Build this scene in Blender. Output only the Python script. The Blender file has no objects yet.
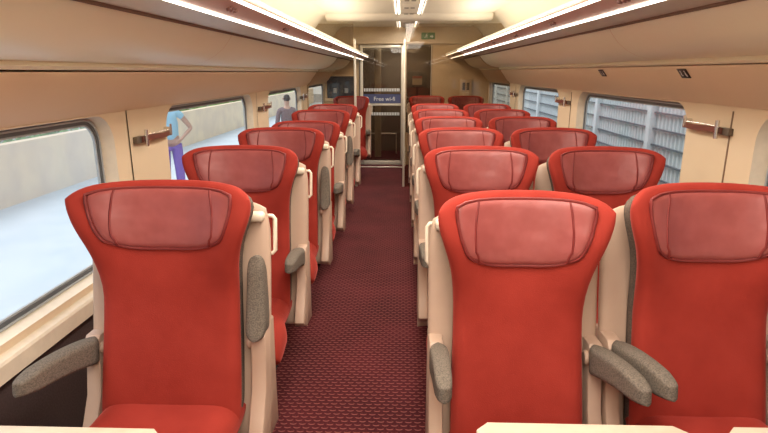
import bpy, bmesh, math, random
from mathutils import Vector, Matrix
random.seed(7)
scene = bpy.context.scene
COL = scene.collection
XC = 0.08            # centre line of the coach
R = math.radians

# ------------------------------------------------------------------ helpers
class MB:
    def __init__(s): s.v = []; s.f = []; s.m = []
    def add(s, vs, fs, mat=0):
        o = len(s.v); s.v += [tuple(p) for p in vs]
        for f in fs: s.f.append(tuple(i + o for i in f)); s.m.append(mat)
    def box(s, x0, x1, y0, y1, z0, z1, mat=0, bev=0.0, seg=2):
        bm = bmesh.new()
        vs = [bm.verts.new(p) for p in [(x0,y0,z0),(x1,y0,z0),(x1,y1,z0),(x0,y1,z0),(x0,y0,z1),(x1,y0,z1),(x1,y1,z1),(x0,y1,z1)]]
        for f in [(0,3,2,1),(4,5,6,7),(0,1,5,4),(1,2,6,5),(2,3,7,6),(3,0,4,7)]: bm.faces.new([vs[i] for i in f])
        if bev: bmesh.ops.bevel(bm, geom=bm.edges[:], offset=bev, segments=seg, affect='EDGES', profile=0.5)
        s.take(bm, mat)
    def take(s, bm, mat=0):
        bm.verts.ensure_lookup_table(); bm.verts.index_update()
        s.add([v.co[:] for v in bm.verts], [[v.index for v in f.verts] for f in bm.faces], mat); bm.free()
    def prism(s, poly, axis, a, b, mat=0, bev=0.0, seg=2):
        # poly: list of 2D points in the plane normal to axis
        def P(p, t):
            if axis == 'x': return (t, p[0], p[1])
            if axis == 'y': return (p[0], t, p[1])
            return (p[0], p[1], t)
        bm = bmesh.new()
        A = [bm.verts.new(P(p, a)) for p in poly]; B = [bm.verts.new(P(p, b)) for p in poly]
        n = len(poly); fa = bm.faces.new(A); fb = bm.faces.new(B[::-1])
        for i in range(n): bm.faces.new([A[i], B[i], B[(i+1)%n], A[(i+1)%n]])
        bmesh.ops.recalc_face_normals(bm, faces=bm.faces[:])
        if bev:
            es = list(set(fa.edges[:] + fb.edges[:]))
            bmesh.ops.bevel(bm, geom=es, offset=bev, segments=seg, affect='EDGES', profile=0.5)
        s.take(bm, mat)
    def tube(s, pts, r, n=8, closed=False, mat=0, caps=True):
        pts = [Vector(p) for p in pts]; N = len(pts); rings = []
        prev = None
        for i, p in enumerate(pts):
            if closed: t = pts[(i+1)%N] - pts[i-1]
            else: t = pts[min(i+1,N-1)] - pts[max(i-1,0)]
            t.normalize()
            if prev is None:
                u = t.orthogonal().normalized()
            else:
                u = (prev - t*prev.dot(t)).normalized()
            prev = u; w = t.cross(u)
            rr = r[i] if isinstance(r, (list, tuple)) else r
            rings.append([p + (u*math.cos(2*math.pi*k/n) + w*math.sin(2*math.pi*k/n))*rr for k in range(n)])
        vs = [q for g in rings for q in g]; fs = []
        for i in range(N if closed else N-1):
            j = (i+1) % N
            for k in range(n):
                fs.append((i*n+k, i*n+(k+1)%n, j*n+(k+1)%n, j*n+k))
        if not closed and caps:
            fs.append(tuple(range(n))[::-1]); fs.append(tuple((N-1)*n+k for k in range(n)))
        s.add(vs, fs, mat)
    def pillow(s, C, T, NU=20, NV=16, p=6.0, mat=0, axis=None):
        """closed cushion round the mid surface C(s,t), s,t in [-1,1]"""
        def e(a):
            return max(0.0, 1-abs(a)**p)**(1.0/2.2)
        S = [math.sin(math.pi/2*(-1+2*i/NU)) for i in range(NU+1)]
        Tt = [math.sin(math.pi/2*(-1+2*j/NV)) for j in range(NV+1)]
        h = 1e-3; front = []; back = []
        vs = []; idx = {}
        def norm(a, b):
            if axis: return Vector(axis)
            a = max(-1+h, min(1-h, a)); b = max(-1+h, min(1-h, b))
            du = Vector(C(a+h,b)) - Vector(C(a-h,b)); dv = Vector(C(a,b+h)) - Vector(C(a,b-h))
            return du.cross(dv).normalized()
        for side in (1, -1):
            for i, a in enumerate(S):
                for j, b in enumerate(Tt):
                    edge = i in (0, NU) or j in (0, NV)
                    if side == -1 and edge: idx[(side,i,j)] = idx[(1,i,j)]; continue
                    c = Vector(C(a,b)); th = 0 if edge else (T(a,b) if callable(T) else T)/2*e(a)*e(b)
                    idx[(side,i,j)] = len(vs); vs.append(c + norm(a,b)*th*side)
        fs = []
        for i in range(NU):
            for j in range(NV):
                q = [(i,j),(i+1,j),(i+1,j+1),(i,j+1)]
                fs.append(tuple(idx[(1,)+k] for k in q)); fs.append(tuple(idx[(-1,)+k] for k in q[::-1]))
        s.add(vs, fs, mat)
    def sweep(s, prof, y0, y1, mat=0, flip=False, close=False):
        n = len(prof); vs = [(x,y0,z) for x,z in prof] + [(x,y1,z) for x,z in prof]
        rng = range(n if close else n-1); fs = []
        for i in rng:
            j = (i+1)%n; f = (i, j, n+j, n+i); fs.append(f[::-1] if flip else f)
        s.add(vs, fs, mat)
    def build(s, name, mats, parent=None, smooth=40, recalc=True):
        me = bpy.data.meshes.new(name); me.from_pydata(s.v, [], s.f)
        if not isinstance(mats, (list, tuple)): mats = [mats]
        for m in mats: me.materials.append(m)
        for p, mi in zip(me.polygons, s.m): p.material_index = mi
        if recalc:
            bm = bmesh.new(); bm.from_mesh(me); bmesh.ops.recalc_face_normals(bm, faces=bm.faces[:]); bm.to_mesh(me); bm.free()
        if smooth:
            me.shade_smooth(); me.set_sharp_from_angle(angle=R(smooth))
        o = bpy.data.objects.new(name, me); COL.objects.link(o)
        if parent: o.parent = parent
        return o

def tag(o, label=None, cat=None, group=None, kind=None):
    if label: o['label'] = label
    if cat: o['category'] = cat
    if group: o['group'] = group
    if kind: o['kind'] = kind
    return o
def empty(name, loc=(0,0,0)):
    o = bpy.data.objects.new(name, None); COL.objects.link(o); o.location = loc; o.empty_display_size = .1
    return o
def copy_tree(o, parent=None):
    c = o.copy(); COL.objects.link(c)
    if parent: c.parent = parent
    for ch in list(o.children): copy_tree(ch, c)
    return c
def lerp(a, b, t): return a + (b-a)*t
def sstep(a, b, x):
    t = max(0, min(1, (x-a)/(b-a))); return t*t*(3-2*t)
def interp(tab, z):
    if z <= tab[0][0]: return tab[0][1]
    for (a, va), (b, vb) in zip(tab, tab[1:]):
        if z <= b:
            t = (z-a)/(b-a); t = t*t*(3-2*t) if False else t
            return lerp(va, vb, t)
    return tab[-1][1]
def circle(cx, cy, r, n=16): return [(cx+r*math.cos(2*math.pi*k/n), cy+r*math.sin(2*math.pi*k/n)) for k in range(n)]

# ------------------------------------------------------------------ materials
def mat(name, col, rough=.6, metal=0.0, var=None, scale=30, bump=0.0, bscale=200, sheen=0, spec=.5, coat=0, emit=0, emcol=None, stretch=(1,1,1)):
    m = bpy.data.materials.new(name); m.use_nodes = True; nt = m.node_tree; b = nt.nodes['Principled BSDF']
    c = (*col, 1); b.inputs['Base Color'].default_value = c
    b.inputs['Roughness'].default_value = rough; b.inputs['Metallic'].default_value = metal
    b.inputs['Specular IOR Level'].default_value = spec
    if coat: b.inputs['Coat Weight'].default_value = coat; b.inputs['Coat Roughness'].default_value = .15
    if sheen:
        b.inputs['Sheen Weight'].default_value = sheen; b.inputs['Sheen Roughness'].default_value = .4
        b.inputs['Sheen Tint'].default_value = (min(1,col[0]*1.8+.15), col[1]*2+.1, col[2]*2+.1, 1)
    if emit:
        b.inputs['Emission Color'].default_value = (*(emcol or col), 1); b.inputs['Emission Strength'].default_value = emit
    tc = nt.nodes.new('ShaderNodeTexCoord'); mp = nt.nodes.new('ShaderNodeMapping')
    mp.inputs['Scale'].default_value = stretch
    nt.links.new(tc.outputs['Object'], mp.inputs['Vector'])
    if var is None: var = [x*.93 for x in col]
    nz = nt.nodes.new('ShaderNodeTexNoise'); nz.inputs['Scale'].default_value = scale; nz.inputs['Detail'].default_value = 4
    nt.links.new(mp.outputs['Vector'], nz.inputs['Vector'])
    rp = nt.nodes.new('ShaderNodeValToRGB'); rp.color_ramp.elements[0].position = .35; rp.color_ramp.elements[1].position = .65
    rp.color_ramp.elements[0].color = (*var, 1); rp.color_ramp.elements[1].color = c
    nt.links.new(nz.outputs['Fac'], rp.inputs['Fac']); nt.links.new(rp.outputs['Color'], b.inputs['Base Color'])
    if bump:
        n2 = nt.nodes.new('ShaderNodeTexNoise'); n2.inputs['Scale'].default_value = bscale; n2.inputs['Detail'].default_value = 2
        nt.links.new(mp.outputs['Vector'], n2.inputs['Vector'])
        bp = nt.nodes.new('ShaderNodeBump'); bp.inputs['Strength'].default_value = bump; bp.inputs['Distance'].default_value = .01
        nt.links.new(n2.outputs['Fac'], bp.inputs['Height']); nt.links.new(bp.outputs['Normal'], b.inputs['Normal'])
    return m
def emission(name, col, st):
    m = bpy.data.materials.new(name); m.use_nodes = True; nt = m.node_tree; nt.nodes.clear()
    e = nt.nodes.new('ShaderNodeEmission'); e.inputs[0].default_value = (*col,1); e.inputs[1].default_value = st
    o = nt.nodes.new('ShaderNodeOutputMaterial'); nt.links.new(e.outputs[0], o.inputs[0]); return m
def glass(name, tint=(1,1,1), refl=.08, rough=.02, haze=0.0, hazecol=(.8,.8,.8)):
    m = bpy.data.materials.new(name); m.use_nodes = True; nt = m.node_tree; nt.nodes.clear()
    t = nt.nodes.new('ShaderNodeBsdfTransparent'); t.inputs[0].default_value = (*tint,1)
    g = nt.nodes.new('ShaderNodeBsdfGlossy'); g.inputs['Roughness'].default_value = rough
    fr = nt.nodes.new('ShaderNodeFresnel'); fr.inputs[0].default_value = 1.45
    mul = nt.nodes.new('ShaderNodeMath'); mul.operation = 'MULTIPLY_ADD'; mul.inputs[1].default_value = .18; mul.inputs[2].default_value = refl
    nt.links.new(fr.outputs[0], mul.inputs[0]); mul.use_clamp = True
    mx = nt.nodes.new('ShaderNodeMixShader'); nt.links.new(mul.outputs[0], mx.inputs[0]); nt.links.new(t.outputs[0], mx.inputs[1]); nt.links.new(g.outputs[0], mx.inputs[2])
    out = nt.nodes.new('ShaderNodeOutputMaterial'); last = mx
    if haze:
        d = nt.nodes.new('ShaderNodeBsdfTranslucent'); d.inputs[0].default_value = (*hazecol,1)
        nz = nt.nodes.new('ShaderNodeTexNoise'); nz.inputs['Scale'].default_value = 2.2; nz.inputs['Detail'].default_value = 5
        tc = nt.nodes.new('ShaderNodeTexCoord'); nt.links.new(tc.outputs['Object'], nz.inputs['Vector'])
        mr = nt.nodes.new('ShaderNodeMapRange'); mr.inputs['From Min'].default_value=.3; mr.inputs['From Max'].default_value=.7
        mr.inputs['To Min'].default_value=haze*.5; mr.inputs['To Max'].default_value=haze
        nt.links.new(nz.outputs['Fac'], mr.inputs['Value'])
        m2 = nt.nodes.new('ShaderNodeMixShader'); nt.links.new(mr.outputs[0], m2.inputs[0])
        nt.links.new(mx.outputs[0], m2.inputs[1]); nt.links.new(d.outputs[0], m2.inputs[2]); last = m2
    nt.links.new(last.outputs[0], out.inputs[0]); return m

M = {}
M['fabric'] = mat('red_fabric', (.345,.038,.026), .85, var=(.275,.027,.018), scale=5, bump=.15, bscale=350, sheen=.45, spec=.15)
M['leather'] = mat('red_leather', (.34,.080,.075), .42, var=(.29,.062,.057), scale=14, bump=.8, bscale=9, spec=.5)
M['piping'] = mat('dark_red_piping', (.20,.02,.018), .6)
M['grey'] = mat('grey_weave', (.20,.165,.135), .9, var=(.11,.09,.072), scale=240, bump=.3, bscale=400, spec=.2)
M['trim'] = mat('grey_edge_fabric', (.17,.125,.10), .9, var=(.10,.075,.06), scale=220, spec=.2)
M['shell'] = mat('beige_seat_plastic', (.52,.365,.275), .42, var=(.48,.33,.25), scale=6, spec=.4)
M['handle'] = mat('cream_handle_plastic', (.78,.66,.52), .35, spec=.5)
M['dark'] = mat('dark_rubber', (.02,.018,.018), .6)
M['cream'] = mat('cream_wall_panel', (.78,.62,.43), .5, var=(.76,.60,.415), scale=3, spec=.35)
M['pelmet'] = mat('tan_pelmet', (.80,.61,.43), .5, var=(.78,.595,.42), scale=3, spec=.35)
M['reveal'] = mat('window_surround', (.78,.68,.54), .5, spec=.35)
M['rack'] = mat('rack_shell', (.92,.86,.65), .4, var=(.90,.84,.63), scale=2, spec=.4)
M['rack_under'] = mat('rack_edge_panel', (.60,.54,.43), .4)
M['rack_band'] = mat('rack_pink_band', (.60,.40,.33), .35)
M['ceil'] = mat('ceiling_paint', (.82,.74,.62), .6, var=(.80,.72,.60), scale=2)
M['seam'] = mat('brown_seam', (.22,.13,.08), .8)
M['lowwall'] = mat('brown_wall_carpet', (.075,.045,.042), .95, var=(.05,.03,.028), scale=150)
M['gasket'] = mat('grey_gasket', (.10,.11,.12), .5)
M['gasket2'] = mat('light_gasket', (.42,.45,.47), .4)
M['led'] = emission('led_strip', (1.0,.92,.80), 6.0)
M['led2'] = emission('channel_led', (1.0,.91,.78), 8.0)
M['led_dim'] = emission('led_strip_far', (1.0,.86,.68), 3.0)
M['chrome'] = mat('chrome', (.75,.72,.68), .22, metal=1)
M['strap'] = mat('brown_strap', (.17,.05,.032), .5)
M['alu'] = mat('cream_metal_frame', (.68,.61,.50), .35, metal=.3)
M['table'] = mat('cream_table_laminate', (.66,.54,.42), .35, spec=.4)
M['table_edge'] = mat('table_edge', (.62,.48,.36), .4)
M['winglass'] = glass('window_glass', (.97,.99,1.0), .01, haze=.04, hazecol=(.75,.85,.95))
M['winglass_hazy'] = glass('window_glass_dirty', (.93,.96,1.0), .05, haze=.22, hazecol=(.78,.88,.98))
M['screen'] = glass('tinted_screen_glass', (.80,.74,.66), .02)
M['doorglass'] = glass('door_glass', (.80,.76,.70), .03)
M['board'] = mat('dark_board', (.025,.022,.02), .4)
M['white'] = mat('white_print', (.8,.8,.78), .5)
M['blue'] = mat('blue_band', (.07,.08,.18), .5)
M['greenlit'] = mat('green_exit_sign', (.10,.20,.08), .4, emit=.08, emcol=(.15,.35,.12))
M['beigeend'] = mat('end_wall_laminate', (.60,.44,.27), .45, var=(.57,.415,.25), scale=3)
M['header'] = mat('header_laminate', (.70,.54,.36), .35)
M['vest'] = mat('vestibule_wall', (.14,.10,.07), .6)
M['vestpanel'] = mat('vestibule_panel', (.40,.32,.23), .5)

# carpet: burgundy with staggered light dashes
def carpet():
    m = bpy.data.materials.new('burgundy_carpet'); m.use_nodes = True; nt = m.node_tree; b = nt.nodes['Principled BSDF']
    N = nt.nodes.new; L = nt.links.new
    tc = N('ShaderNodeTexCoord')
    sep = N('ShaderNodeSeparateXYZ'); L(tc.outputs['Object'], sep.inputs[0])
    def mth(op, a, b=None, c=None):
        n = N('ShaderNodeMath'); n.operation = op
        for i, v in enumerate((a,b,c)):
            if v is None: continue
            if isinstance(v, (int,float)): n.inputs[i].default_value = v
            else: L(v, n.inputs[i])
        return n.outputs[0]
    yy = mth('DIVIDE', sep.outputs['Y'], .027); row = mth('FLOOR', yy); fy = mth('FRACT', yy)
    xx = mth('MULTIPLY_ADD', row, .5, mth('DIVIDE', sep.outputs['X'], .042)); fx = mth('ABSOLUTE', mth('SUBTRACT', mth('FRACT', xx), .5))
    # a shallow arc: bright where fy is close to .25 + curve
    arc = mth('ABSOLUTE', mth('SUBTRACT', fy, mth('MULTIPLY_ADD', mth('MULTIPLY', fx, fx), 1.6, .25)))
    m1 = mth('SUBTRACT', 1.0, mth('DIVIDE', arc, .17)); m1 = mth('MAXIMUM', m1, 0.0)
    m2 = mth('MINIMUM', mth('MAXIMUM', mth('MULTIPLY', mth('SUBTRACT', .40, fx), 8.0), 0.0), 1.0)
    dash = mth('MINIMUM', mth('MULTIPLY', mth('MULTIPLY', m1, m2), 1.5), 1.0)
    nz = N('ShaderNodeTexNoise'); nz.inputs['Scale'].default_value = 160; nz.inputs['Detail'].default_value = 3; L(tc.outputs['Object'], nz.inputs['Vector'])
    nz2 = N('ShaderNodeTexNoise'); nz2.inputs['Scale'].default_value = 2.5; L(tc.outputs['Object'], nz2.inputs['Vector'])
    rp = N('ShaderNodeValToRGB'); rp.color_ramp.elements[0].position=.35; rp.color_ramp.elements[1].position=.65
    rp.color_ramp.elements[0].color=(.035,.006,.008,1); rp.color_ramp.elements[1].color=(.105,.016,.020,1); L(mth('MULTIPLY_ADD', nz2.outputs['Fac'], .35, mth('MULTIPLY', nz.outputs['Fac'], .65)), rp.inputs['Fac'])
    mx = N('ShaderNodeMix'); mx.data_type='RGBA'; L(mth('MULTIPLY', dash, .62), mx.inputs[0]); L(rp.outputs['Color'], mx.inputs[6]); mx.inputs[7].default_value=(.34,.12,.10,1)
    L(mx.outputs[2], b.inputs['Base Color']); b.inputs['Roughness'].default_value=.95; b.inputs['Specular IOR Level'].default_value=.15
    bp = N('ShaderNodeBump'); bp.inputs['Strength'].default_value=.3; bp.inputs['Distance'].default_value=.003; L(nz.outputs['Fac'], bp.inputs['Height']); L(bp.outputs[0], b.inputs['Normal'])
    return m
M['carpet'] = carpet()

# ------------------------------------------------------------------ the coach shell
Y0, YE = -2.6, 9.45          # rear end behind the viewpoint, end wall
YS = 7.55                    # glass screens / cross beam
mb = MB(); mb.box(XC-1.42, XC+1.42, Y0, 11.2, -.05, 0); tag(mb.build('floor', M['carpet']), kind='structure')

PER = 2.35
def rloop(y0, y1, z0, z1, r, n=8):
    pts = []
    for (cy, cz, a0) in ((y1-r, z1-r, 0), (y0+r, z1-r, 90), (y0+r, z0+r, 180), (y1-r, z0+r, 270)):
        for k in range(n+1):
            a = R(a0 + 90*k/n); pts.append((cy+r*math.cos(a), cz+r*math.sin(a)))
    return pts
def rectproj(loop, y0, y1, z0, z1, oy0, oy1, oz0, oz1):
    out = []; cy, cz = (y0+y1)/2, (z0+z1)/2; n = len(loop)//4
    for i, (y, z) in enumerate(loop):
        q, k = divmod(i, n); mid = (n-1)/2
        # corners of the quadrant
        Y = oy1 if q in (0,3) else oy0; Z = oz1 if q in (0,1) else oz0
        Yn, Zn = y, z
        if q in (0,2): first_side = 'Y'   # starts on the y=const side
        else: first_side = 'Z'
        if abs(k-mid) < .6: out.append((Y, Z))
        elif (k < mid) == (first_side == 'Y'): out.append((Y, z))
        else: out.append((y, Z))
    return out
winspec = {-1: [], 1: []}
for side in (-1, 1):
    sname = 'left' if side < 0 else 'right'
    WX = XC + side*1.36; GX = XC + side*1.425
    shift = 0.0 if side < 0 else -.13
    starts = [2.98 + shift + PER*k for k in (-2,-1,0,1,2)]
    L = PER - .56
    mb = MB()
    def ring(a, X0, b, X1, mat=0):
        n = len(a); vs = [(X0,p[0],p[1]) for p in a] + [(X1,p[0],p[1]) for p in b]
        mb.add(vs, [(i,(i+1)%n,n+(i+1)%n,n+i) for i in range(n)], mat)
    RZ = .028 if side > 0 else 0.0      # the right-hand panels sit a little higher
    z0, z1 = .70+RZ, 1.37+RZ
    for k, ys in enumerate(starts):
        a, b = ys, ys+L
        oy0 = a-.28; oy1 = b+.28
        if k == 0: oy0 = Y0
        lo = rloop(a, b, z0, z1, .13)
        ring(lo, WX, rectproj(lo, a, b, z0, z1, oy0, oy1, .655, 1.385+RZ), WX, 0)
        li = rloop(a+.03, b-.03, z0+.012, z1-.012, .11)
        ring(lo, WX, li, GX, 1)
        ring(li, GX, rectproj(li, a, b, z0, z1, oy0, oy1, -.06, 2.4), GX+side*.002, 0)
        winspec[side].append((a+.03, b-.03, z0+.012, z1-.012))
    yend = starts[-1]+L+.28
    mb.box(min(WX,GX), max(WX,GX), yend-.001, 11.2, -.06, 2.4)
    # dark seam lines between wall panels and the brown carpeted lower wall
    for ys in starts[1:] + [yend]:
        ysm = ys - .43 + (.05 if side > 0 else 0)
        mb.box(WX-side*.003 if side<0 else WX-.003, WX+.003 if side<0 else WX+.0, ysm-.004, ysm+.004, .66, 1.385, 2)
    mb.sweep([(WX, .60), (WX, 0)], Y0, yend+.0, 3)
    o = mb.build('wall_'+sname, [M['cream'], M['reveal'], M['seam'], M['lowwall']], smooth=30, recalc=False); tag(o, kind='structure')
    # continuous sill under the windows
    mb = MB(); X = WX
    prof = [(X, .672), (X-side*.028, .664), (X-side*.034, .655), (X-side*.036, .60), (X, .588)]
    mb.sweep(prof, Y0, YE, close=True)
    tag(mb.build('trim_sill_'+sname, M['reveal'], smooth=30), kind='structure')
    # pelmet above windows
    mb = MB()
    P = lambda a, z: (XC + side*a, z+RZ)
    mb.sweep([P(1.43,1.375), P(1.352,1.378), P(1.335,1.40), P(1.31,1.42), P(1.275,1.47), P(1.225,1.535), P(1.225,1.55), P(1.43,1.56)], Y0, YE, close=True)
    tag(mb.build('trim_pelmet_'+sname, M['pelmet'], smooth=50), kind='structure')
    # cove above the racks
    mb = MB()
    mb.sweep([P(1.36,1.56), P(1.36,1.88), P(1.32,1.96), P(1.24,2.08), P(1.14,2.20), P(1.08,2.243), P(1.02,2.26)], Y0, YE)
    tag(mb.build('trim_cove_'+sname, M['ceil'], smooth=60, recalc=False), kind='structure')
    # racks (two lengths: in the saloon and beyond the glass screen)
    def rack(ya, yb, label, led):
        r = empty('luggage_rack', (XC+side*.95, ya, 1.55)); tag(r, label, 'luggage rack', 'luggage racks above the windows')
        ox, oy, oz = r.location
        def loc(a, z): return (XC+side*a-ox, z-oz+RZ*.9)
        m = MB(); prof = [loc(1.34,1.556), loc(1.225,1.556), loc(1.20,1.558), loc(1.19,1.568), loc(1.195,1.582), loc(1.14,1.590), loc(1.08,1.605), loc(1.03,1.630), loc(.985,1.665), loc(.95,1.708), loc(.93,1.740), loc(.93,1.80), loc(1.34,1.84)]
        m.sweep(prof, 0, yb-ya, close=True); n = len(prof)
        m.add([(x,0,z) for x,z in prof], [tuple(range(n))]); m.add([(x,yb-ya,z) for x,z in prof], [tuple(range(n))])
        # joints between the rack modules
        m.build('rack_shell', M['rack'], r, smooth=35)
        for q in range(1, int((yb-ya)/2.0)+1):
            yy = q*2.0 - .55
            if 0 < yy < yb-ya:
                m = MB(); pp = prof[4:11]
                m.sweep([(x-side*.0015, z-.0015) for x, z in pp], yy, yy+.006)
                m.build('module_joint', M['pelmet'], r)
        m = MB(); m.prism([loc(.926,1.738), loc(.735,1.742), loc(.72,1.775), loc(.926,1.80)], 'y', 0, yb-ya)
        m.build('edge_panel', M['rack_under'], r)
        m = MB(); m.prism([loc(.929,1.728), loc(.921,1.728), loc(.921,1.739), loc(.929,1.739)], 'y', 0, yb-ya)
        m.build('shadow_gap', M['seam'], r)
        m = MB(); m.prism([loc(.718,1.748), loc(.645,1.782), loc(.645,1.80), loc(.718,1.80)], 'y', 0, yb-ya)
        m.build('front_rail', M['rack_band'], r)
        m = MB(); m.prism([loc(.728,1.738), loc(.7195,1.740), loc(.7195,1.746), loc(.728,1.746)], 'y', 0, yb-ya)
        m.build('light_strip', led, r)
        m = MB(); m.prism([loc(.645,1.780), loc(.640,1.783), loc(.639,1.790), loc(.645,1.790)], 'y', 0, yb-ya)
        m.build('light_strip', led, r)
        m = MB()
        m.prism([loc(.63,1.80), loc(1.34,1.84), loc(1.34,1.852), loc(.63,1.815)], 'y', 0, yb-ya)
        m.build('rack_top', M['rack'], r)
        # small reading-lamp buttons on the pink rail
        m = 0
        yy = .9
        while yy < yb-ya-.2:
            mm = MB()
            for dy in (-.035, 0, .035):
                cx, cz = loc(.682, 1.763); 
                mm.tube([(cx, yy+dy, cz+.004), (cx-side*.003, yy+dy, cz-.006)], .010, 10)
            mm.build('button_group', M['strap'], r); yy += .93
        return r
    rack(Y0+.02, YS-.03, 'long cream luggage rack with twin light strips along the %s side of the saloon' % sname, M['led'])
    rack(YS+.03, YE-.02, 'short dim luggage rack section beyond the glass screen on the %s side' % sname, M['led_dim'])

# windows: gasket frames and glass
wn = 1
for side in (-1, 1):
    GX = XC + side*1.425
    for k, (a, b, z0, z1) in enumerate(winspec[side]):
        w = empty('window_%d' % wn, (GX, (a+b)/2, z0)); tag(w, kind='structure'); wn += 1
        cy = (a+b)/2
        def ringsolid(name, l0, l1, x0, x1, m, par):
            q = MB(); n = len(l0)
            L4 = [(l0, x0), (l1, x0), (l1, x1), (l0, x1)]
            vs = [(x-GX, p[0]-cy, p[1]-z0) for l, x in L4 for p in l]
            fs = [(g*n+i, g*n+(i+1)%n, ((g+1)%4)*n+(i+1)%n, ((g+1)%4)*n+i) for g in range(4) for i in range(n)]
            q.add(vs, fs); return q.build(name, m, par, smooth=35)
        l = [rloop(a+d, b-d, z0+d, z1-d, max(.03, .11-d)) for d in (0, .008, .022, .030)]
        s = -side
        f1 = ringsolid('gasket', l[0], l[1], GX, GX+s*.018, M['gasket2'], w)
        ringsolid('gasket', l[1], l[2], GX, GX+s*.014, M['gasket'], w)
        ringsolid('gasket', l[2], l[3], GX, GX+s*.010, M['gasket2'], w)
        q = MB(); lp = l[3]; n = len(lp); q.add([(0, p[0]-cy, p[1]-z0) for p in lp], [tuple(range(n))])
        q.build('glass_pane', M['winglass_hazy'] if (side < 0 and k < 2) else M['winglass'], w, smooth=0)

# ceiling
mb = MB()
zc = 2.26
for (xa, xb) in ((XC-1.03, XC-.15), (XC+.15, XC+1.03)):
    mb.box(xa, xb, Y0, YE+.02, zc, zc+.02)
mb.box(XC-.15, XC+.15, Y0, YE+.02, zc+.045, zc+.06)
mb.box(XC-1.45, XC+1.45, Y0-.05, 11.25, 2.40, 2.44)
tag(mb.build('ceiling', M['ceil'], smooth=30), kind='structure')
# cross beam where the saloon ends
mb = MB()
mb.prism([(YS-.22, 2.262), (YS-.19, 2.235), (YS-.13, 2.205), (YS-.05, 2.195), (YS+.12, 2.195), (YS+.14, 2.262)], 'x', XC-1.06, XC+1.06)
tag(mb.build('trim_cross_beam', M['ceil'], smooth=50), kind='structure')
# central light channel
ch = empty('ceiling_light_channel', (XC, Y0, 2.2)); tag(ch, 'long central ceiling light channel with slotted panels running down the aisle', 'ceiling light')
def channel(ya, yb, led, par=ch):
    for sx in (-1, 1):
        q = MB(); xs = sorted((sx*.152, sx*.135)); q.box(xs[0], xs[1], ya-Y0, yb-Y0, .03, .062, bev=.003); q.build('side_rail', M['alu'], par)
        q = MB(); xs = sorted((sx*.133, sx*.112)); q.box(xs[0], xs[1], ya-Y0, yb-Y0, .055, .064); q.build('light_strip', led, par)
        q = MB(); xs = sorted((sx*.1525, sx*.160)); q.box(xs[0], xs[1], ya-Y0, yb-Y0, .052, .059); q.build('light_strip', led, par)
    y = ya
    while y < yb-.1:
        y2 = min(y+.66, yb)
        q = MB(); q.box(-.108, .108, y-Y0+.012, y2-Y0-.012, .052, .068, bev=.004); p = q.build('diffuser_panel', M['ceil'], par)
        for sx in (-.035, .035):
            q = MB(); q.box(sx-.024, sx+.024, y-Y0+.30, y-Y0+.36, .049, .0535); q.build('vent_slot', M['vest'], p)
        y += .66
channel(3.0, YS-.23, M['led2']); channel(YS+.16, YE-.05, M['led_dim'])
q = MB(); q.box(-.152, .152, 0, 3.0-Y0, .05, .07); q.build('blank_panel', M['ceil'], ch)

# end walls
mb = MB(); mb.box(XC-1.45, XC+1.45, Y0-.05, Y0, -.05, 2.44); tag(mb.build('wall_front', M['cream'], smooth=0), kind='structure')
DX0, DX1 = -.70, .035; GXR = .50      # door opening and side window
def V(v, u=None, Y=YE):               # z at image row v for depth Y (layout measuring)
    return 1.55 - (v-72)*.967*(Y*.967+.25)/550
mb = MB()
mb.box(XC-1.42, DX0-.02, YE, YE+.05, 0, 2.3); mb.box(GXR, XC+1.42, YE, YE+.05, 0, 2.3)
mb.box(DX1+.02, GXR, YE, YE+.05, 0, .55)
mb.box(DX0-.02, GXR, YE, YE+.05, 1.985, 2.3, 1)
tag(mb.build('wall_back', [M['beigeend'], M['header']], smooth=0), kind='structure')
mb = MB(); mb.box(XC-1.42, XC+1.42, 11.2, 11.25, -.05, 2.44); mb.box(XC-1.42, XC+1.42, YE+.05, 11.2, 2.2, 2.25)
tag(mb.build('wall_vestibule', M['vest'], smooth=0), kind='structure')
# header strip overhanging the opening
mb = MB(); mb.box(XC-.92, XC+1.22, YE-.05, YE-.002, 2.0, 2.26, bev=.01); mb.box(XC-.92, XC+1.22, YE-.06, YE-.05, 2.0, 2.015)
tag(mb.build('trim_header', M['header'], smooth=30), kind='structure')
# door
d = empty('door_1', ((DX0+DX1)/2, YE, 0)); tag(d, kind='structure')
hw = (DX1-DX0)/2
q = MB()
q.box(-hw, -hw+.05, -.03, .03, 0, 1.975, bev=.006); q.box(hw-.05, hw, -.03, .03, 0, 1.975, bev=.006)
q.box(-hw+.05, hw-.05, -.03, .03, 1.93, 1.975, bev=.004); q.box(-hw+.05, hw-.05, -.03, .03, 0.0, .07, bev=.004); q.box(-hw+.05, hw-.05, -.03, .03, 1.0, 1.035, bev=.004)
q.build('door_frame', M['alu'], d)
q = MB(); q.box(-hw+.05, hw-.05, -.004, .004, 1.035, 1.93); q.build('glass_pane', M['doorglass'], d, smooth=0)
q = MB(); q.box(-hw+.05, hw-.05, -.004, .004, .07, 1.0); q.build('glass_pane', M['doorglass'], d, smooth=0)
q = MB(); q.box(-hw+.055, hw-.055, -.008, -.005, 1.04, 1.19); bl = q.build('blue_band', M['blue'], d, smooth=0)
for zz in (.84, 1.235):
    q = MB(); n = 22
    for i in range(n):
        x = -hw+.065 + i*(2*hw-.13)/n
        q.box(x, x+.017, -.008, -.005, zz, zz+.05)
    q.build('safety_marking', M['white'], d, smooth=0)
q = MB(); q.box(-hw+.052, -hw+.064, -.034, -.03, .95, 1.02); q.build('door_lock', M['dark'], d)
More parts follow.
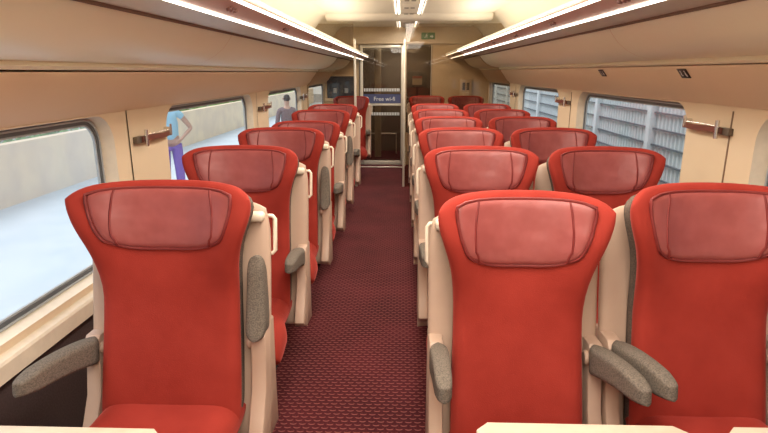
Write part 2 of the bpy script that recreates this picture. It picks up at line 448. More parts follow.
def text(s, size, loc, rot, m, parent, name='lettering', align='CENTER'):
    cu = bpy.data.curves.new(name, 'FONT'); cu.body = s; cu.size = size; cu.align_x = align; cu.align_y = 'CENTER'; cu.extrude = .0008
    o = bpy.data.objects.new(name, cu); COL.objects.link(o); dg = bpy.context.evaluated_depsgraph_get()
    me = bpy.data.meshes.new_from_object(o.evaluated_get(dg)); bpy.data.objects.remove(o); bpy.data.curves.remove(cu)
    me.materials.clear(); me.materials.append(m)
    ob = bpy.data.objects.new(name, me); COL.objects.link(ob); ob.parent = parent; ob.location = loc; ob.rotation_euler = rot
    return ob
text('Free wi-fi', .095, (.04, -.0095, 1.11), (R(90),0,0), M['white'], d)
q = MB(); q.tube([(-.27+.045*math.cos(t*math.pi/8), -.0095, 1.115+.03*math.sin(t*math.pi/8)) for t in range(16)], .004, 6, closed=True); q.build('emblem_ring', M['white'], d)
# floor guide bar in front of the door
q = MB(); q.tube([(-hw-.03,-.02,.30), (-hw-.03,-.35,.05), (-hw,-.42,.025), (hw,-.42,.025), (hw+.03,-.35,.05), (hw+.03,-.02,.30)], .011, 8)
gb = q.build('threshold_bar', M['alu']); gb.location = ((DX0+DX1)/2, YE, 0); tag(gb, 'thin pale metal bar low across the floor before the end door', 'bar')
# side window next to the door
w = empty('window_%d' % wn, ((DX1+GXR)/2, YE, .55)); tag(w, kind='structure')
hw2 = (GXR-DX1-.02)/2
q = MB(); q.box(-hw2, hw2, .01, .018, 0, 1.43); q.build('glass_pane', M['doorglass'], w, smooth=0)
q = MB(); q.box(-hw2-.0, -hw2+.03, -.01, .03, 0, 1.43); q.box(hw2-.012, hw2, -.01, .03, 0, 1.43); q.build('window_frame', M['alu'], w)
# vestibule contents
q = MB(); q.box(-.50,-.38,10.3,10.36,0,2.19, bev=.01); tag(q.build('vestibule_post', M['vestpanel']), 'pale upright post seen through the upper glass of the end door', 'post')
c = empty('vestibule_cabinet', (.33,10.5,0))
q = MB(); q.box(-.22,.22,0,.5,0,1.05, bev=.01); q.build('cabinet_body', M['vestpanel'], c)
q = MB()
for i in range(6): q.box(-.20+i*.067,-.20+i*.067+.004,-.004,0,.05,1.0)
q.build('panel_groove', M['vest'], c); q = MB(); q.box(-.24,.24,-.02,.5,1.05,1.08, bev=.004); q.build('cabinet_top', M['vest'], c)
tag(c, 'pale slatted cabinet in the vestibule behind the narrow window right of the door', 'cabinet')
nb = empty('notice_board', (.27, 10.0, 1.42))
q = MB(); q.box(-.17,.17,-.012,0,-.14,.14, bev=.003); q.build('backing_board', M['board'], nb)
q = MB(); q.box(-.085,.085,-.016,-.0125,-.09,.02); q.build('paper', mat('notice_paper',(.62,.52,.36),.6), nb)
q = MB(); q.box(-.085,.085,-.016,-.0125,.022,.062); q.build('red_heading', mat('notice_red',(.45,.06,.04),.6), nb)
q = MB(); q.box(-.02,.02,-.011,.0,-1.42,-.14); q.box(-.12,.12,-.1,.1,-1.42,-1.40); q.build('stand', M['board'], nb)
tag(nb, 'dark notice board with a red-headed paper behind the narrow window right of the door', 'notice')
q = MB(); q.tube([(-.64,10.7,.40),(-.1,10.7,.40)], .014, 8); q.tube([(-.64,10.7,.01),(-.64,10.7,.40)], .012, 8); q.tube([(-.1,10.7,.01),(-.1,10.7,.40)], .012, 8)
tag(q.build('vestibule_rail', M['alu']), 'low pale metal rail seen through the lower glass of the end door', 'rail')
# exit sign on header
e = empty('exit_sign', (.42, YE-.062, 2.115))
q = MB(); q.box(-.11,.11,-.012,0,-.052,.052, bev=.003); q.build('sign_plate', M['greenlit'], e)
def running_man(q, cx, cz, s, y):
    q.prism(circle(cx+.10*s, cz+.36*s, .09*s, 10), 'y', y, y+.001)
    q.prism([(cx-.12*s,cz+.28*s),(cx+.10*s,cz+.26*s),(cx+.02*s,cz-.05*s),(cx-.12*s,cz-.02*s)], 'y', y, y+.001)
    q.prism([(cx+.02*s,cz+0*s),(cx+.22*s,cz-.12*s),(cx+.14*s,cz-.42*s),(cx+.06*s,cz-.40*s),(cx+.12*s,cz-.16*s),(cx-.1*s,cz-.03*s)], 'y', y, y+.001)
    q.prism([(cx-.12*s,cz),(cx-.02*s,cz-.05*s),(cx-.16*s,cz-.28*s),(cx-.4*s,cz-.30*s),(cx-.38*s,cz-.22*s),(cx-.2*s,cz-.2*s)], 'y', y, y+.001)
    q.prism([(cx+.08*s,cz+.24*s),(cx+.30*s,cz+.08*s),(cx+.25*s,cz+.02*s),(cx+.05*s,cz+.15*s)], 'y', y, y+.001)
q = MB(); running_man(q, -.03, 0, .085, -.0135); q.prism([(.03,-.02),(.06,-.02),(.06,-.035),(.085,-.008),(.06,.018),(.06,.004),(.03,.004)], 'y', -.0135,-.0125); q.build('pictogram', M['white'], e, smooth=0)
tag(e, 'small green emergency exit sign on the header above the door', 'sign')
# framed dark panel on end wall left, coat panel right
f = empty('framed_panel', (-1.02, YE-.001, 1.31))
q = MB(); q.box(-.27,.27,-.03,0,-.24,-.19, bev=.005); q.box(-.27,.27,-.03,0,.17,.21, bev=.005); q.box(-.27,-.235,-.03,0,-.19,.17, bev=.004); q.box(.235,.27,-.03,0,-.19,.17, bev=.004); q.build('panel_frame', M['beigeend'], f)
q = MB(); q.box(-.235,.235,-.012,0,-.19,.17); q.build('dark_pane', mat('slate_glass',(.06,.075,.10),.2), f)
for sx in (-.10,.09):
    q = MB(); q.tube([(sx,-.015,-.1),(sx,-.015,-.02)], .03, 10); q.build('mounting_knob', M['gasket2'], f)
tag(f, 'framed dark slate panel on the end wall left of the door', 'panel')
f = empty('wall_box', (1.06, YE-.001, 1.26))
q = MB(); q.box(-.10,.10,-.04,0,-.17,.17, bev=.006); q.build('box_body', M['beigeend'], f)
for sx in (-.035,.035):
    q = MB(); q.box(sx-.022,sx+.022,-.05,-.038,.0,.12, bev=.004); q.build('dark_switch', M['vest'], f)
q = MB(); q.box(-.06,.06,-.046,-.038,-.11,-.03, bev=.004); q.build('cover_plate', M['header'], f)
tag(f, 'small wall box with two dark switches on the end wall at right', 'switch box')

# glass screens either side of the aisle
for (xa, xb, lab, sgn) in ((XC-1.355, -.64, 'tinted full-height glass screen across the left seats before the end wall', 1), (.045, XC+1.355, 'tinted full-height glass screen across the right seats before the end wall', -1)):
    g = empty('glass_screen', ((xa+xb)/2, YS, 0)); w2 = (xb-xa)/2
    q = MB(); q.prism([(-w2+.0, 0.0),(w2, 0.0),(w2, 2.16),(-w2, 2.16)], 'y', -.005, .005); q.build('glass_sheet', M['screen'], g, smooth=0)
    ex = w2 if sgn > 0 else -w2
    q = MB(); q.box(min(ex,ex+sgn*.03), max(ex,ex+sgn*.03), -.015, .015, 0, 1.97, bev=.004); q.build('edge_post', M['alu'], g)
    tag(g, lab, 'glass screen')

# ------------------------------------------------------------------ seats
WT = [(.38,.210),(.45,.214),(.60,.212),(.75,.208),(.85,.207),(.92,.209),(.98,.216),(1.03,.229),(1.08,.247),(1.12,.262),(1.15,.268),(1.21,.264)]
def smoothw(z, d=.02): return (interp(WT,z-d)+interp(WT,z)+interp(WT,z+d))/3
def rec(z):          # reclining line of the back
    return -.165 + .165*(z-.42)/.76 + .012*math.sin((z-.42)/.76*math.pi)
def wing(z, s):
    return .095*sstep(.80,1.10,z)*abs(s)**2.4 + .022*abs(s)**3
def Cback(s, t):
    ztop = 1.203 - .035*abs(s)**10 - .006*s*s
    z = lerp(.40, ztop, (t+1)/2)
    return (s*smoothw(z), rec(z) - wing(z, s), z)
def front_y(x, z):
    w = smoothw(z); s = max(-1, min(1, x/w))
    e = max(0, 1-abs(s)**9)**(1/2.2)
    return rec(z) - wing(z, s) - .036*e
def Ctrim(s, t):
    ztop = 1.175 - .035*abs(s)**9
    z = lerp(.42, ztop, (t+1)/2)
    return (s*(smoothw(z)-.004), rec(z) - wing(z, s)*.85 + .045, z)
def Cshell(s, t):
    ztop = 1.125 - .03*abs(s)**5
    z = lerp(.30, ztop, (t+1)/2)
    w = .287 - .014*sstep(1.0, 1.12, z)
    return (s*w, rec(z) + .088 - .020*abs(s)**6, z)
HW = [(-1,.150),(-.9,.166),(-.7,.178),(-.3,.192),(.2,.204),(.7,.211),(1,.211)]
HP = 9
def Chead(s, t):
    w = interp(HW, t)
    zb = .988 + .024*abs(s)**3.5; zt = 1.186 - .012*abs(s)**8
    z = lerp(zb, zt, (t+1)/2)
    x = s*w
    return (x, front_y(x, z) - .004, z)
def head_out(s, t, extra=.0):
    x, y, z = Chead(s, t); e = max(0,1-abs(s)**HP)**(1/2.2)*max(0,1-abs(t)**HP)**(1/2.2)
    return (x, y-.018*e**1.0-extra, z)

def build_seat():
    root = empty('passenger_seat')
    q = MB(); q.pillow(Cback, .074, 28, 30, p=9); q.build('backrest', M['fabric'], root, smooth=60)
    q = MB(); q.pillow(Ctrim, .075, 16, 20, p=12); q.build('edge_trim', M['trim'], root, smooth=60)
    q = MB(); q.pillow(Cshell, .05, 16, 20, p=14); q.build('seat_shell', M['shell'], root, smooth=60)
    q = MB(); q.pillow(Chead, .036, 28, 16, p=HP); h = q.build('headrest', M['leather'], root, smooth=60)
    loop = []
    n = 14
    for k in range(n): loop.append((-1+2*k/n, -1))
    for k in range(n): loop.append((1, -1+2*k/n))
    for k in range(n): loop.append((1-2*k/n, 1))
    for k in range(n): loop.append((-1, 1-2*k/n))
    pts = []
    for (a, b) in loop:
        x, y, z = Chead(a, b); pts.append((x, y-.006, z))
    q = MB(); q.tube(pts, .0052, 6, closed=True); q.build('piping', M['piping'], h, smooth=60)
    for sx in (-1, 1):
        pts = []
        for k in range(15):
            t = -.97 + 1.94*k/14
            w = interp(HW, t); xx = sx*(.141 + .010*math.sin((t+1)/2*math.pi) - .006*(t < -.6)); s = max(-.97, min(.97, xx/w))
            x, y, z = head_out(s, t); pts.append((x, y-.0012, z))
        q = MB(); q.tube(pts, .0040, 6); q.build('seam', M['piping'], h, smooth=60)
    # stitched strip under the headrest
    q = MB()
    for zz in (.965, .945):
        q.tube([(x, front_y(x, zz)-.0005, zz) for x in [-.11+.22*k/8 for k in range(9)]], .0013, 4)
    q.build('stitch_line', M['piping'], root)
    # seat cushion
    def Ccush(s, t):
        y = lerp(-.63, -.10, (t+1)/2); w = lerp(.212, .258, sstep(.3,-.5,t))
        z = .415 - .045*max(0,-t)**3 - .012*(1-s*s)*.5 + .010*abs(s)**3
        return (s*w, y, z)
    q = MB(); q.pillow(Ccush, lambda a,b: .135+.045*max(0,-b), 20, 20, p=7); q.build('seat_cushion', M['fabric'], root, smooth=60)
    # side frames
    for sx in (-1, 1):
        x0, x1 = sorted((sx*.238, sx*.286))
        poly = [(.03,.735), (-.085,.735), (-.105,.715), (-.11,.62), (-.13,.53), (-.175,.45), (-.205,.405), (-.212,.385), (-.195,.36), (-.10,.325), (.02,.315), (.02,.5)]
        q = MB(); q.prism(poly, 'x', x0, x1, bev=.008); q.build('side_frame', M['shell'], root, smooth=35)
        q = MB(); q.tube([(sx*.225, -.085, .69), (sx*.232,-.085,.69),(sx*.2325,-.085,.69),(sx*.2395,-.085,.69)], [.018,.024,.024,.020], 14); q.build('hinge_cap', M['shell'], root)
        # foot
        q = MB(); xa, xb = sorted((sx*.07, sx*.10))
        q.prism([(.0,.29),(-.42,.33),(-.44,.30),(-.30,.22),(-.24,.03),(-.40,.02),(-.40,0),(.05,0),(.05,.02),(-.10,.04),(-.08,.22),(.0,.26)], 'x', xa, xb, bev=.004)
        q.build('leg', M['dark'], root, smooth=35)
    q = MB(); q.box(-.17, .17, -.48, -.06, .30, .345, bev=.01); q.build('seat_pan', M['dark'], root)
    return root
def build_pad():
    q = MB()
    def C(s, t):   # s along the length (0..-.32), t height
        a = (s+1)/2; y = -.275*a
        hh = lerp(.047, .032, a) * (1 - .35*max(0,a-.8)/.2)
        zc_ = lerp(0.0, -.004, a) + .012*math.sin(a*math.pi)
        return (0, y, zc_ + t*hh)
    q.pillow(C, lambda a,b: .066-.018*(a+1)/2, 24, 16, p=8, axis=(1,0,0))
    o = q.build('armrest', M['grey'], None, smooth=60); return o
def build_handle():
    q = MB(); pts = []
    sx = 1
    x0, x1 = .270, .300
    ya = .06; 
    raw = [(x0,ya+.015,1.085),(x1-.008,ya+.012,1.085),(x1,ya+.010,1.075),(x1,ya-.008,.965),(x1-.008,ya-.012,.955),(x0,ya-.012,.955)]
    q.tube(raw, .0070, 8); q.box(.225,.275,.01,.085,1.075,1.108, bev=.012, seg=3)
    return q.build('grab_handle', M['handle'], None, smooth=60)

proto = build_seat(); pad0 = build_pad(); handle0 = build_handle()
seat_meshes_used = False
def place_seat(x, y, label, group, aisle, up_aisle=False, dz=0, first=[True]):
    if first[0]: r = proto; first[0] = False
    else: r = copy_tree(proto_src)
    r.location = (x, y, dz); r['label'] = label; r['category'] = 'train seat'; r['group'] = group
    for sx in (-1, 1):
        a = pad0.copy(); COL.objects.link(a); a.parent = r; a.location = (sx*.256, -.095, .690)
        if sx == aisle and up_aisle:
            a.rotation_euler = (R(-101),0,0); a.location = (sx*.256, -.085, .700); a.scale = (1,1.04,1)
        elif True:
            a.rotation_euler = (R(-8),0,0)
            if sx < 0 and aisle == 1: a.scale = (1,1.2,1); a.rotation_euler = (R(0),0,R(-8))
    if aisle == 1:
        for a in r.children:
            if a.name.startswith(('armrest','side_frame','hinge_cap')): a.location.z -= .03
    if aisle:
        h = handle0.copy(); COL.objects.link(h); h.parent = r
        if aisle < 0: h.scale = (-1,1,1); h.location = (.008,0,-.01)
        else: h.location = (-.003,0,-.022)
    return r
# keep a pristine source tree, remove it at the end
proto_src = copy_tree(proto)
ordn = ['nearest', 'second', 'third', 'fourth', 'fifth', 'sixth']
LY = [(1.78,0),(2.68,0),(3.60,0),(4.52,-.035),(5.36,0),(6.30,0)]
for i, (y, dz) in enumerate(LY):
    up = i in (0, 2, 4)
    lab = ['nearest red single seat on the left with raised aisle armrest, beside the frosted window',
           'second red single seat on the left, grey aisle armrest lowered',
           'third red single seat on the left with raised grey aisle armrest',
           'fourth red single seat on the left, its top slightly lower than its neighbours',
           'fifth red single seat on the left with raised aisle armrest',
           'sixth red single seat on the left, last before the glass screen'][i]
    r_ = place_seat(-.765 if i else -.768, y, lab, 'red single seats along the left windows', 1, up, dz); r_.scale = (1.03 if i else 1.10, 1, 1)
    if i == 0:
        for a in r_.children:
            if a.name.startswith('armrest') and a.location.x < 0: a.location.z -= .035; a.rotation_euler.x = R(-8)
            if a.name.startswith(('side_frame','hinge_cap')) and (a.bound_box[0][0] < 0): a.location.z -= .03
place_seat(-.75, 8.42, 'dim red single seat on the left beyond the glass screen', 'red single seats along the left windows', 1)
RY = [1.65, 2.69, 3.62, 4.55, 5.47, 6.42]
for i, y in enumerate(RY):
    r1 = place_seat(.375 if i else .360, y, '%s red aisle seat on the right side of the aisle%s' % (ordn[i], ', before the small cream table' if i == 0 else (', last before the glass screen' if i == 5 else '')), 'red aisle seats on the right', -1)
    r2 = place_seat(.958 if i else .907, y + (.0 if i else .0), '%s red window seat of the right-hand pairs%s' % (ordn[i], ', cut by the right edge of the photo' if i == 0 else (', last before the glass screen' if i == 5 else ' beneath the fence-filled windows')), 'red window seats on the right', 0)
    if i == 0: r1.scale = (.94,1,1); r2.scale = (.94,1,1.022)
    if i == 0:
        for rr_ in (r1, r2):
            for a in rr_.children:
                if a.name.startswith('armrest') and (a.location.x > 0) == (rr_ is r1): a.rotation_euler.z = R(11)
                if a.name.startswith('seat_cushion') and rr_ is r2: a.location.z += .065; a.location.y -= .02
place_seat(.375, 8.55, 'dim red aisle seat on the right beyond the glass screen', 'red aisle seats on the right', -1)
place_seat(.958, 8.55, 'dim red window seat on the right beyond the glass screen', 'red window seats on the right', 0)
def kill(o):
    for c in list(o.children): kill(c)
    bpy.data.objects.remove(o)
kill(proto_src); bpy.data.objects.remove(pad0); bpy.data.objects.remove(handle0)

# ------------------------------------------------------------------ tables at the front
def table(xa, xb, lab, ty):
    cx = (xa+xb)/2; t = empty('small_table', (cx, ty, 0)); w = (xb-xa)/2
    q = MB(); c = .012
    poly = [(-w,-.28),(w,-.28),(w,.21-.03),(w-.03,.21),(-w+.03,.21),(-w,.21-.03)]
    q.prism(poly, 'z', .705, .727, bev=.004); q.build('table_top', M['table'], t, smooth=35)
    q = MB(); q.prism([(a*.985, b*.985-.001) for a,b in poly], 'z', .697, .705); q.build('edge_band', M['table_edge'], t, smooth=35)
    q = MB(); q.box(-.03,.03,-.05,.0,.02,.697, bev=.01); q.build('table_leg', M['shell'], t)
    q = MB(); q.box(-.10,.10,-.16,.08,0,.02, bev=.006); q.build('foot_plate', M['shell'], t)
    tag(t, lab, 'table', 'small cream tables at the front'); return t
table(-1.20, -.555, 'cream table at the bottom left, before the nearest left seat', .915)
table(.184, .688, 'cream table at the bottom centre-right, before the nearest right aisle seat', .965)
table(.772, 1.30, 'cream table at the bottom right corner, before the right window seat', .965)

# ------------------------------------------------------------------ coat hooks on the pillars
def hook(side, y0, z, lab):
    WX = XC + side*1.36; s = -side
    r = empty('coat_hook', (WX, y0, z)); L = .37
    d = 1 if side < 0 else 1
    # local y runs away from the viewpoint
    q = MB(); n = 12; vs = []; fs = []
    for i in range(n+1):
        t = i/n; y = .03+t*(L-.04); x = s*(.026 + .010*math.sin(t*math.pi)); zz = .003*math.sin(t*math.pi*2)
        vs += [(x,y,zz-.013),(x,y,zz+.013),(x+s*.005,y,zz+.013),(x+s*.005,y,zz-.013)]
    for i in range(n):
        for k in range(4): fs.append((i*4+k, i*4+(k+1)%4, i*4+4+(k+1)%4, i*4+4+k))
    fs += [(0,1,2,3), tuple(n*4+k for k in (3,2,1,0))]
    q.add(vs, fs); q.build('strap', M['strap'], r, smooth=40)
    q = MB(); q.tube([(s*.033, .02+t*(L-.02)/10, +.016+.003*math.sin(t/10*math.pi)) for t in range(11)], .0017, 8); q.build('rail', M['chrome'], r)
    q = MB(); xs = sorted((0, s*.022)); q.box(xs[0], xs[1], -.012, .055, -.018, .014, bev=.003); q.build('wall_bracket', M['vest'], r)
    q = MB(); q.tube([(s*.042,.045,-.035),(s*.042,.045,.045)], .009, 10); q.tube([(0,.045,0),(s*.042,.045,0)], .007, 8); q.build('hook_post', M['chrome'], r)
    q = MB(); xs = sorted((0, s*.036)); q.box(xs[0], xs[1], L-.03, L-.005, -.016, .030, bev=.003); q.tube([(s*.036,L-.018,-.01),(s*.036,L-.018,.045)], .006, 8); q.build('hook_post', M['chrome'], r)
    tag(r, lab, 'coat hook', 'coat hooks on the window pillars')
for k, yy in enumerate((2.60, 4.95, 7.02)):
    hook(-1, yy, 1.235 if k < 2 else 1.24, 'brown strap and chrome coat hook on the %s pillar between the left windows' % ordn[k])
for k, yy in enumerate((2.43, 4.80, 7.02)):
    hook(1, yy+.03, 1.298 if k < 2 else 1.28, 'brown strap and chrome coat hook on the %s pillar between the right windows' % ordn[k])
# seat signs on the right pelmet
def seat_sign(y, w, lab):
    # plate lies on the sloping pelmet face between (1.275,1.47) and (1.225,1.535)
    p0 = Vector((XC+1.275, y, 1.498)); p1 = Vector((XC+1.225, y, 1.563))
    up = (p1-p0).normalized(); nrm = Vector((-up.z, 0, up.x)); 
    r = empty('seat_sign', (p0+p1)/2 + (p1-p0)*.22 + nrm*.001)
    rot = Matrix((Vector((0,-1,0)), up, Vector((0,-1,0)).cross(up))).transposed(); r.rotation_euler = rot.to_euler()
    q = MB(); q.box(-w/2, w/2, -.026, .026, 0, .003, bev=.001); q.build('sign_plate', M['board'], r)
    q = MB()
    for sx in (-1, 1):
        cx = sx*w*.22
        q.prism(circle(cx, .013, .0045, 8), 'z', .0032, .004)
        q.prism([(cx-.003,.007),(cx+.004,.007),(cx+.004+.004*sx,-.016),(cx-.002,-.016)], 'z', .0032, .004)
        q.prism([(cx-.009,-.004),(cx+.009,-.009),(cx+.009,-.012),(cx-.009,-.007)], 'z', .0032, .004)
    q.build('pictogram', M['white'], r, smooth=0)
    tag(r, lab, 'sign', 'small dark signs on the right pelmet')
seat_sign(2.70, .085, 'nearer of two small black pictogram signs on the right pelmet')
seat_sign(3.78, .085, 'farther of two small black pictogram signs on the right pelmet')

# ------------------------------------------------------------------ outside
M['plat'] = mat('pale_platform', (.62,.68,.72), .7, var=(.54,.61,.66), scale=1.5)
M['pwall'] = mat('station_wall', (.86,.68,.46), .8, var=(.74,.58,.42), scale=2)
M['leafy'] = mat('hedge_leaves', (.24,.42,.10), .8, var=(.12,.26,.06), scale=6)
M['ballast'] = mat('track_ballast', (.30,.28,.26), .9, var=(.18,.17,.16), scale=14)
M['barrier'] = mat('blue_grey_panel', (.74,.80,.82), .6, var=(.68,.74,.76), scale=5)
M['post'] = mat('pale_post', (.80,.86,.88), .5)
M['raildark'] = mat('dark_rail', (.12,.15,.17), .5)
mb = MB(); mb.box(-9.0, -1.75, -6, 40, -1.2, -.55); tag(mb.build('platform', M['plat'], smooth=0), kind='structure')
mb = MB(); mb.box(-6.5, -6.3, -6, 40, -.55, .43); tag(mb.build('platform_wall', M['pwall'], smooth=0), kind='structure')
mb = MB(); mb.box(-60, 60, -40, 80, -1.6, -1.5); tag(mb.build('ground', M['ballast'], smooth=0), kind='structure')
# hedge behind the wall: many leaf faces
mb = MB(); rr = random.Random(3)
for i in range(9000):
    y = rr.uniform(-4, 36); z = rr.uniform(-.3, .95+.35*math.sin(y*.9)+.2*math.sin(y*2.7)); x = rr.uniform(-8.0,-6.62); s_ = rr.uniform(.05,.11)
    a = Vector((rr.gauss(0,1),rr.gauss(0,1),rr.gauss(0,1))).normalized(); b = a.orthogonal().normalized(); c_ = Vector((x,y,z))
    mb.add([c_-a*s_, c_+b*s_*.6, c_+a*s_, c_-b*s_*.6], [(0,1,2,3)])
o = mb.build('hedge', M['leafy'], smooth=0, recalc=False); tag(o, 'green leafy hedge growing behind the low station wall outside the left windows', 'hedge', kind='stuff')
# barrier on the right
BX = 4.0
br = empty('trackside_fence', (BX, 8, -1.5)); tag(br, 'blue-grey corrugated fence with white posts outside the right windows', 'fence')
q = MB(); pr = []
y = -6
while y < 34:
    pr += [(0.0,y),(0.0,y+.045),(.06,y+.06),(.06,y+.10)]; y += .12
n = len(pr); vs = [(x, yy-8, .02) for x, yy in pr] + [(x, yy-8, 4.1) for x, yy in pr]
q.add(vs, [(i,i+1,n+i+1,n+i) for i in range(n-1)]); q.build('corrugated_panel', M['barrier'], br, smooth=0, recalc=False)
yp = 8.94 - 2.45*6
while yp < 33:
    q = MB(); q.box(-.10,-.0,yp-8-.07,yp-8+.07,0,4.2, bev=.01); q.build('fence_post', M['post'], br); yp += 2.45
for z in [-.06+.25*k for k in range(-5, 12)]:
    q = MB(); q.box(-.045,-.005,-14,25.5,z+1.5-.012,z+1.5+.012); q.build('fence_rail', M['raildark'], br)

# people on the platform
SK = mat('skin', (.55,.34,.26), .6); 
def skin_mesh(name, verts, edges, radii, m, parent, root=0, sub=2):
    me = bpy.data.meshes.new(name); me.from_pydata(verts, edges, []); o = bpy.data.objects.new(name, me); COL.objects.link(o)
    md = o.modifiers.new('skin','SKIN'); md.use_smooth_shade = True
    sv = me.skin_vertices[0].data
    for i, r_ in enumerate(radii):
        sv[i].radius = (r_, r_) if not isinstance(r_, tuple) else r_; sv[i].use_root = (i == root)
    o.modifiers.new('sub','SUBSURF').levels = sub; o.modifiers['sub'].render_levels = sub
    dg = bpy.context.evaluated_depsgraph_get(); dg.update(); nm = bpy.data.meshes.new_from_object(o.evaluated_get(dg)); nm.name = name
    bpy.data.objects.remove(o)
    nm.materials.clear(); nm.materials.append(m); nm.shade_smooth()
    ob = bpy.data.objects.new(name, nm); COL.objects.link(ob); ob.parent = parent
    return ob
def hand(V_, E_, Rr, wi, wpos, d, side_v):
    """palm and five bent fingers growing from wrist vertex wi"""
    d = d.normalized(); n = d.cross(side_v).normalized()
    V_.append(wpos + d*.05); pi = len(V_)-1; E_.append((wi, pi)); Rr.append((.036,.016))
    for k, (off, ln) in enumerate([(-.030,.066),(-.010,.074),(.010,.070),(.029,.055)]):
        b = wpos + d*.085 + side_v*off; V_.append(b); i0 = len(V_)-1; E_.append((pi, i0)); Rr.append(.0095)
        V_.append(b + d*ln*.55 + n*.010); i1 = len(V_)-1; E_.append((i0,i1)); Rr.append(.0085)
        V_.append(b + d*ln*.9 + n*.030); i2 = len(V_)-1; E_.append((i1,i2)); Rr.append(.007)
    b = wpos + d*.03 - side_v*.042; V_.append(b); i0 = len(V_)-1; E_.append((pi,i0)); Rr.append(.011)
    V_.append(b + d*.045 - side_v*.022 + n*.01); E_.append((i0, len(V_)-1)); Rr.append(.009)
def person(loc, rz, label, J, top_m, leg_m, hair_m, sleeves=False, coat=False):
    root = empty('person', loc); root.rotation_euler = (0,0,rz); tag(root, label, 'person')
    v = [Vector(p) for p in [(0,0,.95),(0,0,1.10),(0,0,1.28),(0,0,1.42),(0,0,1.50),(0,-.01,1.57),(0,-.015,1.66),(0,-.005,1.73)]]
    e = [(0,1),(1,2),(2,3),(3,4),(4,5),(5,6),(6,7)]; r_ = [(.16,.11),(.135,.10),(.16,.11),(.10,.08),(.05,.05),(.065,.08),(.078,.095),(.05,.065)]
    lv = []; 
    for sx in (-1,1):
        b = len(v); v += [Vector((sx*.10,0,.88)), Vector((sx*.11,-.02,.50)), Vector((sx*.12,.02,.09)), Vector((sx*.13,-.06,.035)), Vector((sx*.135,-.15,.025))]
        e += [(0,b),(b,b+1),(b+1,b+2),(b+2,b+3),(b+3,b+4)]; r_ += [.088,.058,.040,.035,.028]
        sh, el, wr = [Vector(p) for p in J[sx]]
        b = len(v); v += [sh, el, wr]; e += [(3,b),(b,b+1),(b+1,b+2)]; r_ += [.055,.041,.028]
        d = (wr-el).normalized(); sv = d.cross(Vector((sx,0,0))); sv = sv.normalized() if sv.length > .1 else Vector((0,1,0))
        hand(v, e, r_, b+2, wr, d, sv)
    body = skin_mesh('body', v, e, r_, SK, root, 0, 2)
    # face
    q = MB()
    q.prism([(-.012,1.635),(.012,1.635),(.004,1.675),(-.004,1.675)], 'y', -.125, -.08); q.build('nose', SK, root)
    for sx in (-1,1):
        q = MB(); q.tube([(sx*.03,-.098,1.68),(sx*.03,-.088,1.68)], .009, 8); q.build('eye', M['dark'], root)
        q = MB(); q.tube([(sx*.078,.0,1.64),(sx*.084,.005,1.68)], .014, 8); q.build('ear', SK, root)
    q = MB(); q.tube([(-.02,-.10,1.605),(.02,-.10,1.605)], .005, 6); q.build('mouth', M['strap'], root)
    skin_mesh('hair', [(0,.02,1.60),(0,.035,1.68),(0,.01,1.755)], [(0,1),(1,2)], [(.075,.06),(.09,.085),(.06,.07)], hair_m, root)
    # clothes
    cv = [Vector(p) for p in [(0,0,.93 if not coat else .70),(0,0,1.10),(0,0,1.28),(0,0,1.43)]]; ce = [(0,1),(1,2),(2,3)]; cr = [(.175,.13) if not coat else (.20,.15),(.150,.115),(.175,.125),(.12,.09)]
    for sx in (-1,1):
        sh, el, wr = [Vector(p) for p in J[sx]]; b = len(cv)
        cv.append(sh); ce.append((3,b)); cr.append(.066)
        if sleeves: cv += [el, el.lerp(wr,.9)]; ce += [(b,b+1),(b+1,b+2)]; cr += [.054,.042]
        else: cv.append(sh.lerp(el,.35)); ce.append((b,b+1)); cr.append(.060)
    skin_mesh('coat' if coat else 'top', cv, ce, cr, top_m, root, 0)
    tv = [Vector((0,0,.98))]; te = []; tr = [(.165,.12)]
    for sx in (-1,1):
        b = len(tv); tv += [Vector((sx*.10,0,.86)), Vector((sx*.11,-.02,.50)), Vector((sx*.12,.02,.12))]; te += [(0,b),(b,b+1),(b+1,b+2)]; tr += [.105,.085,.075]
    skin_mesh('trousers', tv, te, tr, leg_m, root, 0)
    for sx in (-1,1):
        q = MB(); q.box(sx*.13-.045, sx*.13+.045, -.20, .07, 0, .075, bev=.02, seg=3); q.build('shoe', M['board'], root, smooth=50)
    return root
J1 = {-1: [(-.185,0,1.41),(-.34,.05,1.17),(-.20,-.10,1.02)], 1: [(.185,0,1.41),(.36,.03,1.16),(.20,-.12,1.02)]}
person((-3.97, 9.35, -.55), R(25), 'person in a light blue top and purple trousers on the platform outside the left window', J1,
       mat('light_blue_cloth', (.35,.62,.80), .8), mat('purple_cloth', (.22,.13,.50), .8), mat('brown_hair', (.10,.05,.03), .7))
J2 = {-1: [(-.19,0,1.41),(-.25,.02,1.13),(-.24,-.10,.90)], 1: [(.19,0,1.41),(.25,.02,1.13),(.24,-.10,.90)]}
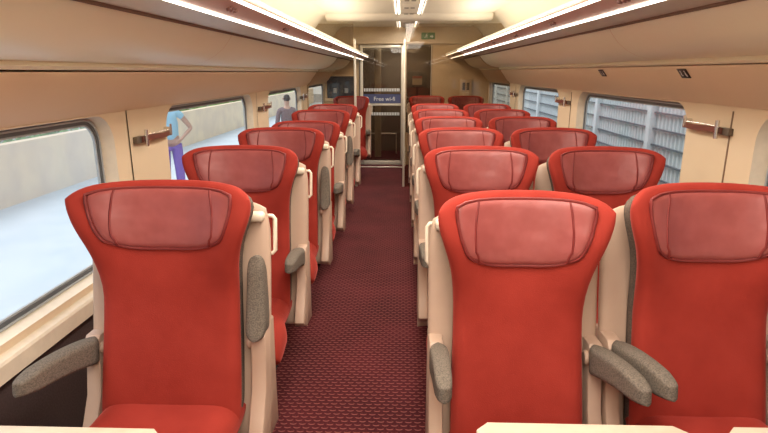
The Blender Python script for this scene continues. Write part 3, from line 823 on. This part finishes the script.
p2_ = person((-2.33, 11.3, -.55), R(200), 'person in a long mauve-grey coat standing on the platform in the farther left window', J2,
       mat('mauve_grey_cloth', (.20,.14,.15), .9), mat('dark_cloth', (.06,.05,.06), .9), mat('dark_hair', (.05,.035,.03), .7), sleeves=True, coat=True)
p2_.scale = (.86,.86,.95)

# ------------------------------------------------------------------ light
w = bpy.data.worlds.new('sky'); scene.world = w; w.use_nodes = True; nt = w.node_tree
bg = nt.nodes['Background']; bg.inputs[0].default_value = (.86,.93,1.0,1); bg.inputs[1].default_value = 1.05
def area(name, loc, rot, sx, sy, energy, col):
    l = bpy.data.lights.new(name, 'AREA'); l.shape = 'RECTANGLE'; l.size = sx; l.size_y = sy; l.energy = energy; l.color = col
    o = bpy.data.objects.new(name, l); COL.objects.link(o); o.location = loc; o.rotation_euler = rot; return o
WARM = (1.0,.92,.81)
area('saloon_light', (XC, 4.3, 2.245), (0,0,0), .20, 5.8, 70, WARM)
area('saloon_light_rear', (XC, -.3, 2.235), (0,0,0), .9, 4.0, 84, WARM)
area('cove_light_left', (XC-.80, 3.4, 1.87), (R(180),R(0),0), .06, 8, 26, WARM)
area('cove_light_right', (XC+.80, 3.4, 1.87), (R(180),R(0),0), .06, 8, 26, WARM)
area('end_bay_fill', (XC, 8.55, 2.20), (0,0,0), .3, 1.0, 16, WARM)  # added fill that lifts the dark end bay behind the screens, not a fitting
area('vestibule_fill', (-.1, 10.4, 2.18), (0,0,0), .6, .4, 12, WARM)  # unseen fill, added to brighten the vestibule behind the door glass
sun = bpy.data.lights.new('sun','SUN'); sun.energy = 2.2; sun.angle = R(40); so = bpy.data.objects.new('sun', sun); COL.objects.link(so); so.rotation_euler = (R(10), R(-30), 0)

# ------------------------------------------------------------------ camera
cam = bpy.data.cameras.new('camera'); co = bpy.data.objects.new('camera', cam); COL.objects.link(co)
f = 550.0
cam.sensor_width = 36; cam.lens = f/768*36; cam.clip_start = .02
th = math.atan(144.5/f); psi = math.atan(18/f*math.cos(th))
co.location = (0,0,1.55); co.rotation_euler = (math.pi/2 - th, 0, psi)
scene.camera = co
scene.view_settings.view_transform = 'Standard'; scene.view_settings.look = 'None'; scene.view_settings.exposure = 0.0
